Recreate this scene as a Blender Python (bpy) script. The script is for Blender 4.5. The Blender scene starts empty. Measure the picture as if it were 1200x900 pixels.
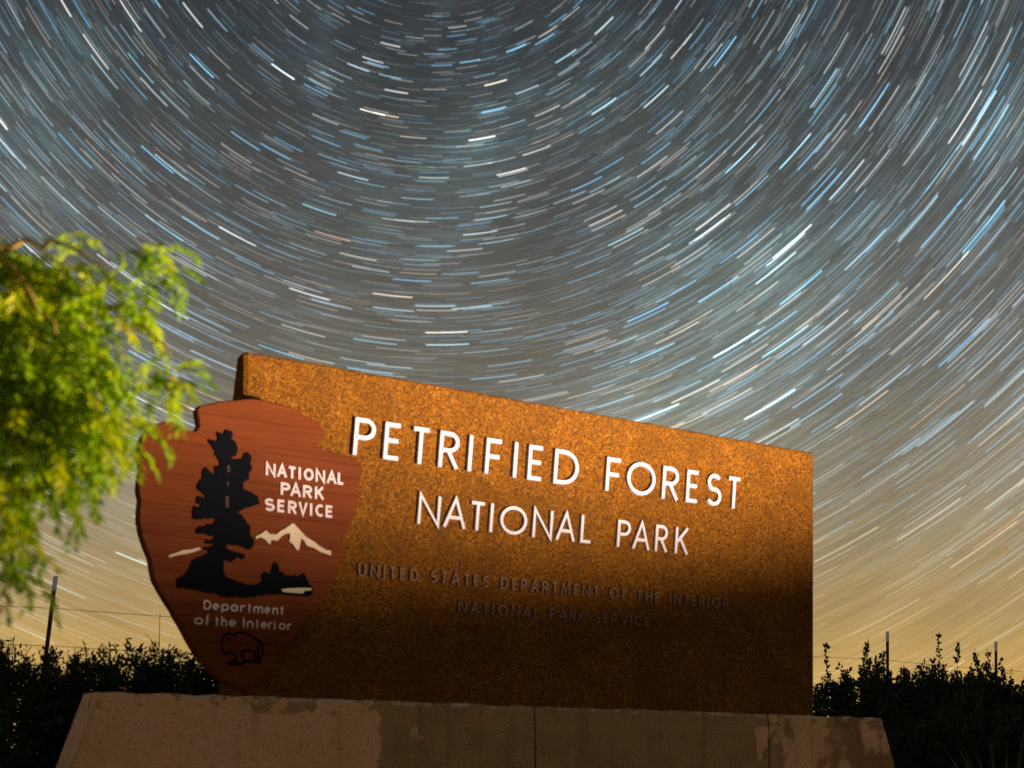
import bpy, bmesh, math, random
from mathutils import Vector, Matrix

# ------------------------------------------------------------------ camera, sky, light, exposure
SC = bpy.context.scene
COL = SC.collection
rad = math.radians

cam_data = bpy.data.cameras.new('camera')
cam = bpy.data.objects.new('camera', cam_data)
COL.objects.link(cam)
SC.camera = cam
cam_data.sensor_width = 36.0
cam_data.lens = 49.5
cam_data.shift_y = 0.3067            # rising front: the horizon lies low in the picture, verticals stay upright
cam_data.clip_start = 0.05
cam_data.clip_end = 20000
cam.matrix_world = Matrix.Translation((0, 0, 0.56)) @ Matrix.Rotation(rad(92.5), 4, 'X') @ Matrix.Rotation(rad(0.5), 4, 'Z')
cam_data.dof.use_dof = True
cam_data.dof.focus_distance = 15.0
cam_data.dof.aperture_fstop = 2.7

SC.render.engine = 'CYCLES'
SC.render.resolution_x, SC.render.resolution_y = 1024, 768
SC.view_settings.view_transform = 'Standard'
SC.view_settings.look = 'None'
SC.view_settings.exposure = 0.0
SC.view_settings.gamma = 1.0
SC.view_settings.use_curve_mapping = False
SC.cycles.use_denoising = False
SC.cycles.max_bounces = 6
SC.cycles.filter_width = 1.5


class NT:
    """Small helper to wire shader nodes."""
    def __init__(s, tree):
        s.t = tree
    def n(s, typ, **kw):
        nd = s.t.nodes.new(typ)
        for k, v in kw.items():
            setattr(nd, k, v)
        return nd
    def put(s, sock, v):
        if isinstance(v, bpy.types.NodeSocket):
            s.t.links.new(v, sock)
        elif v is not None:
            sock.default_value = v
    def m(s, op, a, b=None, c=None, clamp=False):
        nd = s.n('ShaderNodeMath', operation=op, use_clamp=clamp)
        for i, v in enumerate((a, b, c)):
            s.put(nd.inputs[i], v)
        return nd.outputs[0]
    def vm(s, op, a, b=None):
        nd = s.n('ShaderNodeVectorMath', operation=op)
        s.put(nd.inputs[0], a)
        s.put(nd.inputs[1], b)
        return nd.outputs['Value' if op in ('DOT_PRODUCT', 'LENGTH') else 'Vector']
    def xyz(s, x, y, z):
        nd = s.n('ShaderNodeCombineXYZ')
        for i, v in enumerate((x, y, z)):
            s.put(nd.inputs[i], v)
        return nd.outputs[0]
    def sep(s, v):
        nd = s.n('ShaderNodeSeparateXYZ')
        s.put(nd.inputs[0], v)
        return nd.outputs
    def ramp(s, fac, stops, interp='LINEAR'):
        nd = s.n('ShaderNodeValToRGB')
        cr = nd.color_ramp
        cr.interpolation = interp
        while len(cr.elements) < len(stops):
            cr.elements.new(0.5)
        for e, (p, c) in zip(cr.elements, stops):
            e.position = p
            e.color = tuple(c) + (1,) if len(c) == 3 else c
        s.put(nd.inputs[0], fac)
        return nd.outputs[0]
    def mix(s, fac, a, b, blend='MIX'):
        nd = s.n('ShaderNodeMix', data_type='RGBA', blend_type=blend)
        s.put(nd.inputs[0], fac)
        s.put(nd.inputs[6], a if isinstance(a, bpy.types.NodeSocket) else tuple(a) + (1,))
        s.put(nd.inputs[7], b if isinstance(b, bpy.types.NodeSocket) else tuple(b) + (1,))
        return nd.outputs[2]
    def mr(s, v, a, b, c=0.0, d=1.0, smooth=True):
        nd = s.n('ShaderNodeMapRange', interpolation_type='SMOOTHSTEP' if smooth else 'LINEAR')
        for i, x in enumerate((v, a, b, c, d)):
            s.put(nd.inputs[i], x)
        return nd.outputs[0]
    def noise(s, vec, scale, detail=3.0, rough=0.55, dist=0.0):
        nd = s.n('ShaderNodeTexNoise')
        s.put(nd.inputs['Vector'], vec)
        nd.inputs['Scale'].default_value = scale
        nd.inputs['Detail'].default_value = detail
        nd.inputs['Roughness'].default_value = rough
        nd.inputs['Distortion'].default_value = dist
        return nd.outputs[0]


def star_layer(N, theta, phi, sint, seed, dt, dp, arc, w, power, gain, prob):
    """One layer of star trails: rings about the celestial pole cut into cells, one arc in a cell."""
    r = N.m('DIVIDE', theta, dt)
    ring = N.m('FLOOR', r)
    fr = N.m('SUBTRACT', r, ring)
    wn = N.n('ShaderNodeTexWhiteNoise', noise_dimensions='1D')
    N.put(wn.inputs['W'], N.m('ADD', ring, seed * 17.31))
    c = N.m('DIVIDE', N.m('MULTIPLY_ADD', wn.outputs['Value'], 9.0, phi), dp)
    cell = N.m('FLOOR', c)
    fc = N.m('SUBTRACT', c, cell)
    w3 = N.n('ShaderNodeTexWhiteNoise', noise_dimensions='3D')
    N.put(w3.inputs['Vector'], N.xyz(ring, cell, seed * 3.7))
    q = N.sep(w3.outputs['Color'])
    dist = N.m('ABSOLUTE', N.m('SUBTRACT', fr, N.m('MULTIPLY_ADD', q[0], 0.5, 0.25)))
    b = N.m('POWER', w3.outputs['Value'], power)
    wid = N.m('MULTIPLY_ADD', b, 0.5 * w / dt, 0.75 * w / dt)
    line = N.mr(dist, N.m('MULTIPLY', wid, 0.25), wid, 1.0, 0.0)
    s0 = N.m('MULTIPLY', q[1], 1 - arc / dp)
    e = N.m('MINIMUM', N.m('SUBTRACT', fc, s0), N.m('SUBTRACT', N.m('ADD', s0, arc / dp), fc))
    ends = N.m('MULTIPLY', e, dp / 0.004, clamp=True)
    on = N.m('LESS_THAN', q[2], N.m('MULTIPLY', sint, prob))
    amt = N.m('MULTIPLY', N.m('MULTIPLY', line, ends), N.m('MULTIPLY', on, N.m('MULTIPLY', b, gain)))
    w4 = N.n('ShaderNodeTexWhiteNoise', noise_dimensions='3D')
    N.put(w4.inputs['Vector'], N.xyz(cell, ring, seed * 1.9 + 40))
    col = N.ramp(w4.outputs['Value'], [(0.0, (0.16, 0.52, 0.92)), (0.35, (0.28, 0.70, 0.95)), (0.60, (0.62, 0.88, 1.0)),
                                       (0.82, (1.0, 0.98, 0.92)), (0.96, (1.0, 0.86, 0.66)), (1.0, (1.0, 0.5, 0.28))])
    return N.vm('MULTIPLY', col, N.xyz(amt, amt, amt))


world = bpy.data.worlds.new('World')
SC.world = world
world.use_nodes = True
wt = world.node_tree
wt.nodes.clear()
N = NT(wt)
direction = N.n('ShaderNodeTexCoord').outputs['Generated']
pole = Vector((-0.0532, 0.8182, 0.5724)).normalized()       # the celestial pole, 35 degrees up
e_down = (pole * pole.z - Vector((0, 0, 1))).normalized()    # from the pole down to the horizon
e_side = pole.cross(e_down)
dz = N.sep(direction)[2]
theta = N.m('ARCCOSINE', N.m('MINIMUM', N.vm('DOT_PRODUCT', direction, tuple(pole)), 0.999999))
phi = N.m('ARCTAN2', N.vm('DOT_PRODUCT', direction, tuple(e_side)), N.vm('DOT_PRODUCT', direction, tuple(e_down)))
sint = N.m('SINE', theta)
# night air: grey-blue overhead, brown haze and the yellow glow of towns along the whole horizon
air = N.ramp(N.m('MAXIMUM', dz, 0.0), [(0.0, (0.66, 0.385, 0.085)), (0.06, (0.56, 0.345, 0.100)), (0.11, (0.42, 0.285, 0.115)),
                                       (0.175, (0.295, 0.240, 0.145)), (0.26, (0.168, 0.153, 0.120)), (0.36, (0.088, 0.090, 0.084)),
                                       (0.46, (0.044, 0.050, 0.054)), (0.7, (0.026, 0.031, 0.038)), (1.0, (0.020, 0.025, 0.033))])
swept = N.xyz(N.m('MULTIPLY', theta, 7.0), N.m('MULTIPLY', phi, 1.6), 0.0)
cloud = N.noise(swept, 1.0, 3.0, 0.6)
fine = N.noise(N.xyz(N.m('MULTIPLY', theta, 150.0), N.m('MULTIPLY', phi, 4.0), 2.0), 1.0, 3.0, 0.7)
tone = N.m('MULTIPLY', N.mr(cloud, 0.25, 0.8, 0.86, 1.16), N.mr(fine, 0.3, 0.7, 0.91, 1.09))
air = N.vm('MULTIPLY', air, N.xyz(tone, tone, tone))
milky = N.m('MULTIPLY', N.mr(cloud, 0.48, 0.75), N.mr(fine, 0.35, 0.7, 0.4, 1.3))
milky = N.vm('MULTIPLY', N.xyz(0.014, 0.036, 0.038), N.xyz(milky, milky, milky))
BAND = (0.37, -0.63, 0.11, 0.24)
SPEC = [  # seed, ring spacing, cell length, arc, width, power, gain, share
    (1, 0.0015, 0.13, 0.098, 0.00042, 1.9, 0.14, 2.2),
    (2, 0.0018, 0.14, 0.098, 0.00044, 2.1, 0.17, 2.2),
    (3, 0.0022, 0.15, 0.098, 0.00046, 2.8, 0.30, 2.2),
    (4, 0.0026, 0.17, 0.098, 0.00050, 3.2, 0.42, 2.2),
    (9, 0.0031, 0.19, 0.098, 0.00052, 3.4, 0.58, 2.0),
    (5, 0.0038, 0.21, 0.098, 0.00056, 3.4, 0.85, 1.9),
    (6, 0.0052, 0.26, 0.098, 0.00060, 3.4, 1.20, 1.8),
    (7, 0.0075, 0.32, 0.098, 0.00052, 3.2, 1.90, 1.6),
    (8, 0.0125, 0.44, 0.098, 0.00056, 2.4, 2.20, 1.1),
]
stars = None
for sp in SPEC:
    s = star_layer(N, theta, phi, sint, *sp)
    stars = s if stars is None else N.vm('ADD', stars, s)
band_d = N.m('ADD', N.m('POWER', N.m('ABSOLUTE', N.m('DIVIDE', N.m('SUBTRACT', theta, BAND[0]), BAND[2])), 2.0),
             N.m('POWER', N.m('ABSOLUTE', N.m('DIVIDE', N.m('SUBTRACT', phi, BAND[1]), BAND[3])), 2.0))
band = N.m('EXPONENT', N.m('MULTIPLY', band_d, -1.0))        # the patch of Milky Way, swept along the arcs
bandf = N.m('MULTIPLY', band, N.mr(fine, 0.3, 0.72, 0.45, 1.4))
milky = N.vm('ADD', milky, N.vm('MULTIPLY', N.xyz(0.016, 0.038, 0.038), N.xyz(bandf, bandf, bandf)))
rich = N.m('MULTIPLY_ADD', band, 0.55, N.mr(cloud, 0.3, 0.7, 0.55, 1.2))
extinct = N.m('MULTIPLY', rich, N.mr(dz, 0.02, 0.30, 0.30, 1.0))
redden = N.ramp(N.m('MAXIMUM', dz, 0.0), [(0.0, (1.0, 0.72, 0.35)), (0.10, (1.0, 0.88, 0.64)), (0.22, (1, 1, 1))])
stars = N.vm('MULTIPLY', N.vm('MULTIPLY', stars, redden), N.xyz(extinct, extinct, extinct))
milky = N.vm('MULTIPLY', milky, N.xyz(extinct, extinct, extinct))
total = N.vm('ADD', N.vm('ADD', air, milky), stars)
bg = N.n('ShaderNodeBackground')
N.put(bg.inputs['Color'], total)
bg.inputs['Strength'].default_value = 1.0
wo = N.n('ShaderNodeOutputWorld')
wt.links.new(bg.outputs[0], wo.inputs['Surface'])

# the warm work light that lit the sign during the exposure, standing to the right of the camera its shade open to the sky
lamp_data = bpy.data.lights.new('work_light', 'SPOT')
lamp_data.energy = 8600
lamp_data.color = (1.0, 0.83, 0.70)
lamp_data.spot_size = rad(161.5)
lamp_data.spot_blend = 0.34
lamp_data.shadow_soft_size = 0.07
lamp = bpy.data.objects.new('work_light', lamp_data)
COL.objects.link(lamp)
lamp.location = (4.4, 5.0, 0.35)
lamp_aim = Vector((-0.0911, -0.1578, 0.9833))
lamp.rotation_euler = lamp_aim.to_track_quat('-Z', 'Y').to_euler()

# ------------------------------------------------------------------ measured outlines, metres on the sign's face (along, up)
ARROW=[(-0.4292,1.269), (-0.3759,1.2507), (-0.3383,1.2403), (-0.3138,1.2458), (-0.2972,1.2751), (-0.3043,1.3125), (-0.3125,1.3456), (-0.2968,1.3708),
    (-0.2495,1.3872), (-0.1844,1.4105), (-0.0963,1.4301), (-0.0068,1.4467), (0.0614,1.4463), (0.142,1.4411), (0.2121,1.4233), (0.2712,1.3992),
    (0.3309,1.3761), (0.3648,1.3447), (0.3844,1.3222), (0.3609,1.2905), (0.3387,1.2613), (0.3689,1.2434), (0.4171,1.2343), (0.4899,1.2282),
    (0.5513,1.2183), (0.5825,1.1933), (0.5893,1.1541), (0.5767,1.0882), (0.5739,1.0302), (0.5661,0.9739), (0.5473,0.9167), (0.5175,0.8607),
    (0.4965,0.8014), (0.4757,0.7358), (0.4741,0.6808), (0.4484,0.624), (0.4183,0.5507), (0.3575,0.4648), (0.3137,0.3948), (0.2562,0.3203),
    (0.197,0.2506), (0.1539,0.2079), (0.1296,0.1537), (0.085,0.0988), (0.0295,0.0419), (-0.0124,0.0047), (-0.0312,-0.0043), (-0.0558,0.0053),
    (-0.0949,0.0226), (-0.15,0.0372), (-0.2139,0.0822), (-0.2579,0.1286), (-0.3018,0.185), (-0.3326,0.2325), (-0.3545,0.2722), (-0.3981,0.3389),
    (-0.437,0.3994), (-0.4757,0.4575), (-0.5047,0.5059), (-0.5193,0.5654), (-0.5193,0.5654), (-0.5275,0.6103), (-0.5523,0.6636), (-0.573,0.7222),
    (-0.5855,0.7815), (-0.5846,0.8371), (-0.5804,0.883), (-0.5904,0.9223), (-0.5892,0.9629), (-0.5792,1.0248), (-0.585,1.0564), (-0.5981,1.0932),
    (-0.5861,1.1606), (-0.5554,1.2186), (-0.5147,1.2508), (-0.4691,1.2695)]
PINE=[(-0.1616,1.2701), (-0.1321,1.2658), (-0.1344,1.229), (-0.1134,1.215), (-0.1011,1.1857), (-0.1093,1.1481), (-0.1356,1.1364), (-0.1178,1.1291),
    (-0.0706,1.1418), (-0.0621,1.1654), (-0.0473,1.173), (-0.029,1.1527), (-0.0345,1.1238), (-0.022,1.0971), (-0.0395,1.0724), (-0.0389,1.0387),
    (-0.0684,1.0239), (-0.0676,0.9791), (-0.0319,0.9803), (0.0105,0.9597), (0.0172,0.9208), (-0.0246,0.9079), (-0.066,0.8894), (-0.0954,0.874),
    (-0.0653,0.8513), (-0.061,0.8422), (-0.0289,0.8117), (-0.0281,0.7724), (-0.0097,0.7461), (-0.0121,0.7121), (-0.0297,0.6936), (-0.0715,0.7039),
    (-0.1189,0.7079), (-0.1482,0.7052), (-0.1538,0.6925), (-0.1242,0.6795), (-0.0829,0.6749), (-0.053,0.6663), (-0.0615,0.6432), (-0.0942,0.6487),
    (-0.1232,0.6239), (-0.1527,0.6325), (-0.1641,0.6204), (-0.1633,0.5761), (-0.1511,0.5493), (-0.1039,0.5364), (-0.0445,0.5242), (-0.0221,0.5193),
    (0.0163,0.5222), (0.0434,0.545), (0.0374,0.5755), (0.0592,0.5928), (0.0761,0.5786), (0.0898,0.5901), (0.0948,0.6269), (0.1112,0.6438),
    (0.1255,0.6294), (0.1318,0.5883), (0.1484,0.6001), (0.16,0.5801), (0.1825,0.5845), (0.1997,0.577), (0.2165,0.5899), (0.2337,0.5797),
    (0.2506,0.5926), (0.2648,0.6016), (0.2796,0.5739), (0.2915,0.5484), (0.3148,0.5291), (0.3096,0.4971), (0.2925,0.4853), (0.2126,0.4848),
    (0.1448,0.4851), (0.0723,0.4789), (0.0172,0.4707), (-0.0076,0.4625), (-0.067,0.4555), (-0.1726,0.4507), (-0.1845,0.4626), (-0.2538,0.4642),
    (-0.3055,0.4768), (-0.3904,0.4759), (-0.3968,0.5135), (-0.3578,0.5384), (-0.3358,0.573), (-0.3196,0.6127), (-0.2801,0.6381), (-0.2459,0.651),
    (-0.2346,0.6669), (-0.2635,0.6726), (-0.2637,0.6825), (-0.212,0.691), (-0.2121,0.6982), (-0.2555,0.7036), (-0.2586,0.7171), (-0.2126,0.727),
    (-0.2101,0.7438), (-0.2993,0.7463), (-0.3054,0.7622), (-0.2886,0.7803), (-0.2141,0.8044), (-0.2028,0.821), (-0.2262,0.8297), (-0.3121,0.8132),
    (-0.3236,0.8181), (-0.319,0.8763), (-0.3036,0.8796), (-0.2919,0.8665), (-0.282,0.8874), (-0.308,0.8967), (-0.3028,0.9248), (-0.2771,0.9277),
    (-0.2597,0.9219), (-0.2588,0.9341), (-0.3035,0.9633), (-0.2955,0.9918), (-0.2759,1.0162), (-0.2739,1.0607), (-0.2568,1.0739), (-0.2332,1.049),
    (-0.2098,1.0352), (-0.2164,1.0777), (-0.1874,1.088), (-0.1938,1.1151), (-0.2175,1.1399), (-0.2108,1.1519), (-0.2298,1.1761), (-0.2476,1.1943),
    (-0.2508,1.2106), (-0.2043,1.2084), (-0.2051,1.2529), (-0.1846,1.2502), (-0.1728,1.2406)]
PEAKS=[(0.001,0.7609), (0.0283,0.7765), (0.0556,0.7973), (0.0754,0.781), (0.1116,0.7819), (0.1337,0.8023), (0.156,0.8149), (0.2008,0.8482),
    (0.247,0.8081), (0.2703,0.7866), (0.3168,0.7645), (0.346,0.7461), (0.3871,0.7285), (0.4105,0.728), (0.4138,0.7043), (0.3933,0.7078),
    (0.3523,0.7174), (0.3173,0.7328), (0.2768,0.7423), (0.2621,0.7647), (0.2447,0.7763), (0.2422,0.755), (0.2343,0.7148), (0.2229,0.7138),
    (0.2026,0.7408), (0.1797,0.7544), (0.185,0.7706), (0.1846,0.7942), (0.1621,0.792), (0.137,0.7739), (0.1178,0.7512), (0.0842,0.7532),
    (0.0763,0.7265), (0.0621,0.7434), (0.0453,0.7548), (0.0231,0.7604), (0.004,0.7483)]
RIDGE=[(-0.441,0.6294), (-0.4049,0.6435), (-0.3715,0.6601), (-0.332,0.6664), (-0.2924,0.6809), (-0.2779,0.674), (-0.3147,0.657), (-0.3542,0.6436),
    (-0.3991,0.6331), (-0.4352,0.6191)]
LAKE=[(0.1416,0.5104), (0.1809,0.5185), (0.2718,0.5279), (0.3062,0.5279), (0.3035,0.5171), (0.2634,0.5115), (0.2608,0.4982), (0.2152,0.4975),
    (0.1475,0.4978)]
BISON = [[(-0.1444,0.1724), (-0.1564,0.1912), (-0.1637,0.2184), (-0.1615,0.2531), (-0.1453,0.271), (-0.121,0.278), (-0.1012,0.267), (-0.0858,0.28),
    (-0.0622,0.285), (-0.0275,0.2777), (0.0026,0.2645), (0.0339,0.2466), (0.0518,0.2241), (0.0513,0.196), (0.0402,0.1706),
    (0.0387,0.1472)],[(-0.1444,0.1724), (-0.1184,0.1875), (-0.0996,0.1764), (-0.0845,0.1568), (-0.1088,0.1436), (-0.133,0.1324)],[(-0.0499,0.2058),
    (-0.0613,0.1774), (-0.046,0.1526)],[(-0.0468,0.1939), (-0.0211,0.1998), (0.0029,0.1945), (0.0125,0.1553)],[(0.0282,0.2285), (0.0247,0.2002),
    (0.0275,0.1537)]]
BISON_GROUND=[(-0.1404,0.1376), (-0.0842,0.1429), (-0.0645,0.1364), (-0.045,0.1503), (0.0045,0.1563), (0.0456,0.1508), (0.0398,0.1393),
    (-0.0427,0.1365), (-0.0485,0.1246), (-0.1279,0.1206)]
BISON_EYE=[(-0.1343,0.2569), (-0.1216,0.2576), (-0.1195,0.2466), (-0.1321,0.245)]
BARK = [[(-0.1548,1.091), (-0.1421,1.0982), (-0.1403,1.0648), (-0.1519,1.0601)],[(-0.1602,0.9398), (-0.1451,0.9448), (-0.1429,0.8915),
    (-0.1569,0.8844)],[(-0.1546,1.0129), (-0.1452,1.0168), (-0.1449,0.9973), (-0.1531,0.9952)]]
PLAQUE_1 = (1.0726, 0.0606, [('N', 0.0492, 0.0526),  ('A', 0.1086, 0.0554),  ('T', 0.1663, 0.0488),  ('I', 0.2235, 0.0174),  ('O', 0.255, 0.0542),
    ('N', 0.3201, 0.0534),  ('A', 0.3816, 0.0568),  ('L', 0.4442, 0.0379)])
PLAQUE_2 = (0.9843, 0.0626, [('P', 0.1309, 0.0508),  ('A', 0.1817, 0.0606),  ('R', 0.2517, 0.0518),  ('K', 0.3177, 0.0524)])
PLAQUE_3 = (0.8960, 0.0625, [('S', 0.0456, 0.0547),  ('E', 0.114, 0.0437),  ('R', 0.1716, 0.0488),  ('V', 0.2274, 0.0516),  ('I', 0.2884, 0.0189),
    ('C', 0.3215, 0.05),  ('E', 0.3786, 0.0432)])
PLAQUE_4 = (0.3841, 0.0465, [('D', -0.2596, 0.0384),  ('e', -0.214, 0.0338),  ('p', -0.1705, 0.039),  ('a', -0.1217, 0.0367),  ('r', -0.0726, 0.0321),
    ('t', -0.0331, 0.0174),  ('m', -0.0032, 0.05),  ('e', 0.0543, 0.0303),  ('n', 0.0973, 0.0304),  ('t', 0.1379, 0.0215)])
PLAQUE_5 = (0.3096, 0.0464, [('o', -0.3058, 0.0453),  ('f', -0.251, 0.024),  ('t', -0.2005, 0.0193),  ('h', -0.1691, 0.0292),  ('e', -0.1301, 0.0391),
    ('I', -0.0614, 0.0173),  ('n', -0.0367, 0.0348),  ('t', 0.0105, 0.015),  ('e', 0.0356, 0.0326),  ('r', 0.0758, 0.0253),  ('i', 0.1061, 0.0102),
    ('o', 0.1315, 0.0383),  ('r', 0.1775, 0.0283)])
ROW_1 = [('P', 0.6, 0.124),  ('E', 0.78, 0.101),  ('T', 0.943, 0.116),  ('R', 1.12, 0.127),  ('I', 1.304, 0.030),  ('F', 1.42, 0.109),  ('I', 1.605,
    0.028),  ('E', 1.707, 0.103),  ('D', 1.889, 0.172),  ('F', 2.264, 0.112),  ('O', 2.421, 0.216),  ('R', 2.694, 0.128),  ('E', 2.885, 0.098),  ('S',
    3.05, 0.12),  ('T', 3.217, 0.115)]
ROW_2 = [('N', 0.993, 0.138),  ('A', 1.154, 0.145),  ('T', 1.320, 0.102),  ('I', 1.448, 0.031),  ('O', 1.522, 0.181),  ('N', 1.744, 0.137),  ('A',
    1.907, 0.137),  ('L', 2.083, 0.081),  ('P', 2.352, 0.098),  ('A', 2.467, 0.134),  ('R', 2.642, 0.097),  ('K', 2.798, 0.106)]

# ------------------------------------------------------------------ helpers
from mathutils.geometry import tessellate_polygon
rng = random.Random(7)


def tag(o, label=None, cat=None, group=None, kind=None):
    if label: o['label'] = label
    if cat: o['category'] = cat
    if group: o['group'] = group
    if kind: o['kind'] = kind
    return o


def obj(name, bm_or_mesh, mat, parent=None, smooth=False):
    if isinstance(bm_or_mesh, bmesh.types.BMesh):
        me = bpy.data.meshes.new(name)
        bm_or_mesh.normal_update()
        bm_or_mesh.to_mesh(me)
        bm_or_mesh.free()
    else:
        me = bm_or_mesh
    if mat and not me.materials:
        me.materials.append(mat)
    if smooth:
        for p in me.polygons:
            p.use_smooth = True
    o = bpy.data.objects.new(name, me)
    COL.objects.link(o)
    o.parent = parent
    return o


def empty(name, loc, rz=0.0):
    o = bpy.data.objects.new(name, None)
    o.empty_display_size = 0.2
    COL.objects.link(o)
    o.location = loc
    o.rotation_euler = (0, 0, rz)
    return o


# on the sign: x along the face, y INTO the wall (front = negative y), z up
def ring_verts(bm, pts, y):
    return [bm.verts.new((u, y, v)) for u, v in pts]


def area(pts):
    return 0.5 * sum(a[0] * b[1] - b[0] * a[1] for a, b in zip(pts, pts[1:] + pts[:1]))


def inset(pts, d):
    """Move each corner of a closed outline inwards by about d."""
    n, out = len(pts), []
    sgn = 1 if area(pts) > 0 else -1
    for i in range(n):
        p0, p, p1 = (Vector(pts[k % n]) for k in (i - 1, i, i + 1))
        a, b = (p - p0).normalized(), (p1 - p).normalized()
        na, nb = Vector((-a.y, a.x)) * sgn, Vector((-b.y, b.x)) * sgn
        m = na + nb
        m = m.normalized() if m.length > 1e-6 else na
        k = min(1.6, 1 / max(0.35, m.dot(na)))
        q = p + m * d * k
        out.append((q.x, q.y))
    return out


def plate(bm, pts, y_back, y_front, chamfer=0.0):
    """A thick plate with the outline pts; y_front < y_back."""
    if area(pts) < 0:
        pts = pts[::-1]
    rings = [ring_verts(bm, pts, y_back), ring_verts(bm, pts, y_front + chamfer)]
    if chamfer:
        rings.append(ring_verts(bm, inset(pts, chamfer), y_front))
    n = len(pts)
    for a, b in zip(rings, rings[1:]):
        for i in range(n):
            j = (i + 1) % n
            bm.faces.new((a[i], a[j], b[j], b[i]))
    for ringv, flip in ((rings[-1], False), (rings[0], True)):
        for tri in tessellate_polygon([[Vector((v.co.x, v.co.z, 0)) for v in ringv]]):
            bm.faces.new([ringv[i] for i in tri])
    bmesh.ops.recalc_face_normals(bm, faces=bm.faces)
    return bm


def ribbon(bm, line, t, y_back, y_front, closed=False):
    """A raised stroke of width t along a polyline, mitred at its corners."""
    P = [Vector(p) for p in line]
    n = len(P)
    L, R_ = [], []
    for i in range(n):
        if closed:
            a, b = P[i - 1], P[(i + 1) % n]
            d0, d1 = (P[i] - a).normalized(), (b - P[i]).normalized()
        else:
            d0 = (P[i] - P[i - 1]).normalized() if i else (P[1] - P[0]).normalized()
            d1 = (P[i + 1] - P[i]).normalized() if i < n - 1 else d0
        n0, n1 = Vector((-d0.y, d0.x)), Vector((-d1.y, d1.x))
        m = (n0 + n1).normalized()
        k = 1 / max(0.45, m.dot(n0))
        L.append(P[i] + m * t * 0.5 * k)
        R_.append(P[i] - m * t * 0.5 * k)
    V = lambda p, y: bm.verts.new((p.x, y, p.y))
    lf, rf = [V(p, y_front) for p in L], [V(p, y_front) for p in R_]
    lb, rb = [V(p, y_back) for p in L], [V(p, y_back) for p in R_]
    for i in range(n if closed else n - 1):
        j = (i + 1) % n
        bm.faces.new((rf[i], rf[j], lf[j], lf[i]))
        bm.faces.new((lf[i], lf[j], lb[j], lb[i]))
        bm.faces.new((rb[i], rb[j], rf[j], rf[i]))
    if not closed:
        bm.faces.new((rf[0], lf[0], lb[0], rb[0]))
        bm.faces.new((lf[-1], rf[-1], rb[-1], lb[-1]))


def arc(cx, cy, rx, ry, a0, a1, n=12):
    return [(cx + rx * math.cos(rad(a0 + (a1 - a0) * i / n)), cy + ry * math.sin(rad(a0 + (a1 - a0) * i / n))) for i in range(n + 1)]


# strokes in a unit box, 0..1 wide and 0..1 cap height; ('o', pts) marks a closed stroke
S_CURVE = arc(.5, .755, .46, .245, 35, 265, 12) + arc(.5, .265, .5, .265, 85, -150, 13)[1:]
GLYPH = {
    'A': [[(0, 0), (.5, 1), (1, 0)], [(.17, .33), (.83, .33)]],
    'C': [arc(.56, .5, .56, .5, 52, 308, 18)],
    'D': [[(0, 1), (.36, 1)] + arc(.36, .5, .64, .5, 90, -90, 14)[1:-1] + [(.36, 0), (0, 0), (0, 1), (.1, 1)]],
    'E': [[(1, 1), (0, 1), (0, 0), (1, 0)], [(0, .52), (.9, .52)]],
    'F': [[(1, 1), (0, 1), (0, 0)], [(0, .5), (.9, .5)]],
    'H': [[(0, 0), (0, 1)], [(1, 0), (1, 1)], [(0, .52), (1, .52)]],
    'I': [[(.5, 0), (.5, 1)]],
    'K': [[(0, 0), (0, 1)], [(.95, 1), (.05, .42)], [(.3, .62), (1, 0)]],
    'L': [[(0, 1), (0, 0), (1, 0)]],
    'M': [[(0, 0), (.12, 1), (.5, .12), (.88, 1), (1, 0)]],
    'N': [[(0, 0), (0, 1), (1, 0), (1, 1)]],
    'O': [('o', arc(.5, .5, .5, .5, 0, 360, 28)[:-1])],
    'P': [[(0, 0), (0, 1), (.5, 1)] + arc(.5, .74, .5, .26, 90, -90, 10)[1:-1] + [(.5, .48), (0, .48)]],
    'R': [[(0, 0), (0, 1), (.5, 1)] + arc(.5, .74, .46, .26, 90, -90, 10)[1:-1] + [(.5, .48), (0, .48)], [(.42, .48), (1, 0)]],
    'S': [S_CURVE],
    'T': [[(0, 1), (1, 1)], [(.5, 1), (.5, 0)]],
    'U': [[(0, 1), (0, .4)] + arc(.5, .4, .5, .4, 180, 360, 12)[1:-1] + [(1, .4), (1, 1)]],
    'V': [[(0, 1), (.5, 0), (1, 1)]],
    'e': [[(.04, .34), (.98, .34)] + arc(.5, .34, .48, .34, 12, 310, 14)],
    'p': [[(0, .68), (0, -.3)], ('o', arc(.5, .34, .5, .34, 0, 360, 16)[:-1])],
    'a': [[(1, .68), (1, 0)], ('o', arc(.5, .34, .5, .34, 0, 360, 16)[:-1])],
    'r': [[(0, 0), (0, .68)], arc(.6, .36, .58, .32, 170, 60, 8)],
    't': [[(.45, .95), (.45, 0)], [(0, .66), (1, .66)]],
    'm': [[(0, 0), (0, .68)], arc(.25, .4, .25, .28, 175, 0, 8) + [(.5, 0)], arc(.75, .4, .25, .28, 175, 0, 8) + [(1, 0)]],
    'n': [[(0, 0), (0, .68)], arc(.5, .36, .5, .32, 170, 0, 8) + [(1, 0)]],
    'h': [[(0, 0), (0, 1)], arc(.5, .36, .5, .32, 170, 0, 8) + [(1, 0)]],
    'i': [[(.5, 0), (.5, .68)], [(.5, .82), (.5, .96)]],
    'o': [('o', arc(.5, .34, .5, .34, 0, 360, 16)[:-1])],
    'f': [[(.35, 0), (.35, .75)] + arc(.68, .75, .33, .25, 180, 70, 6)[1:], [(0, .62), (.85, .62)]],
}


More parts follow.
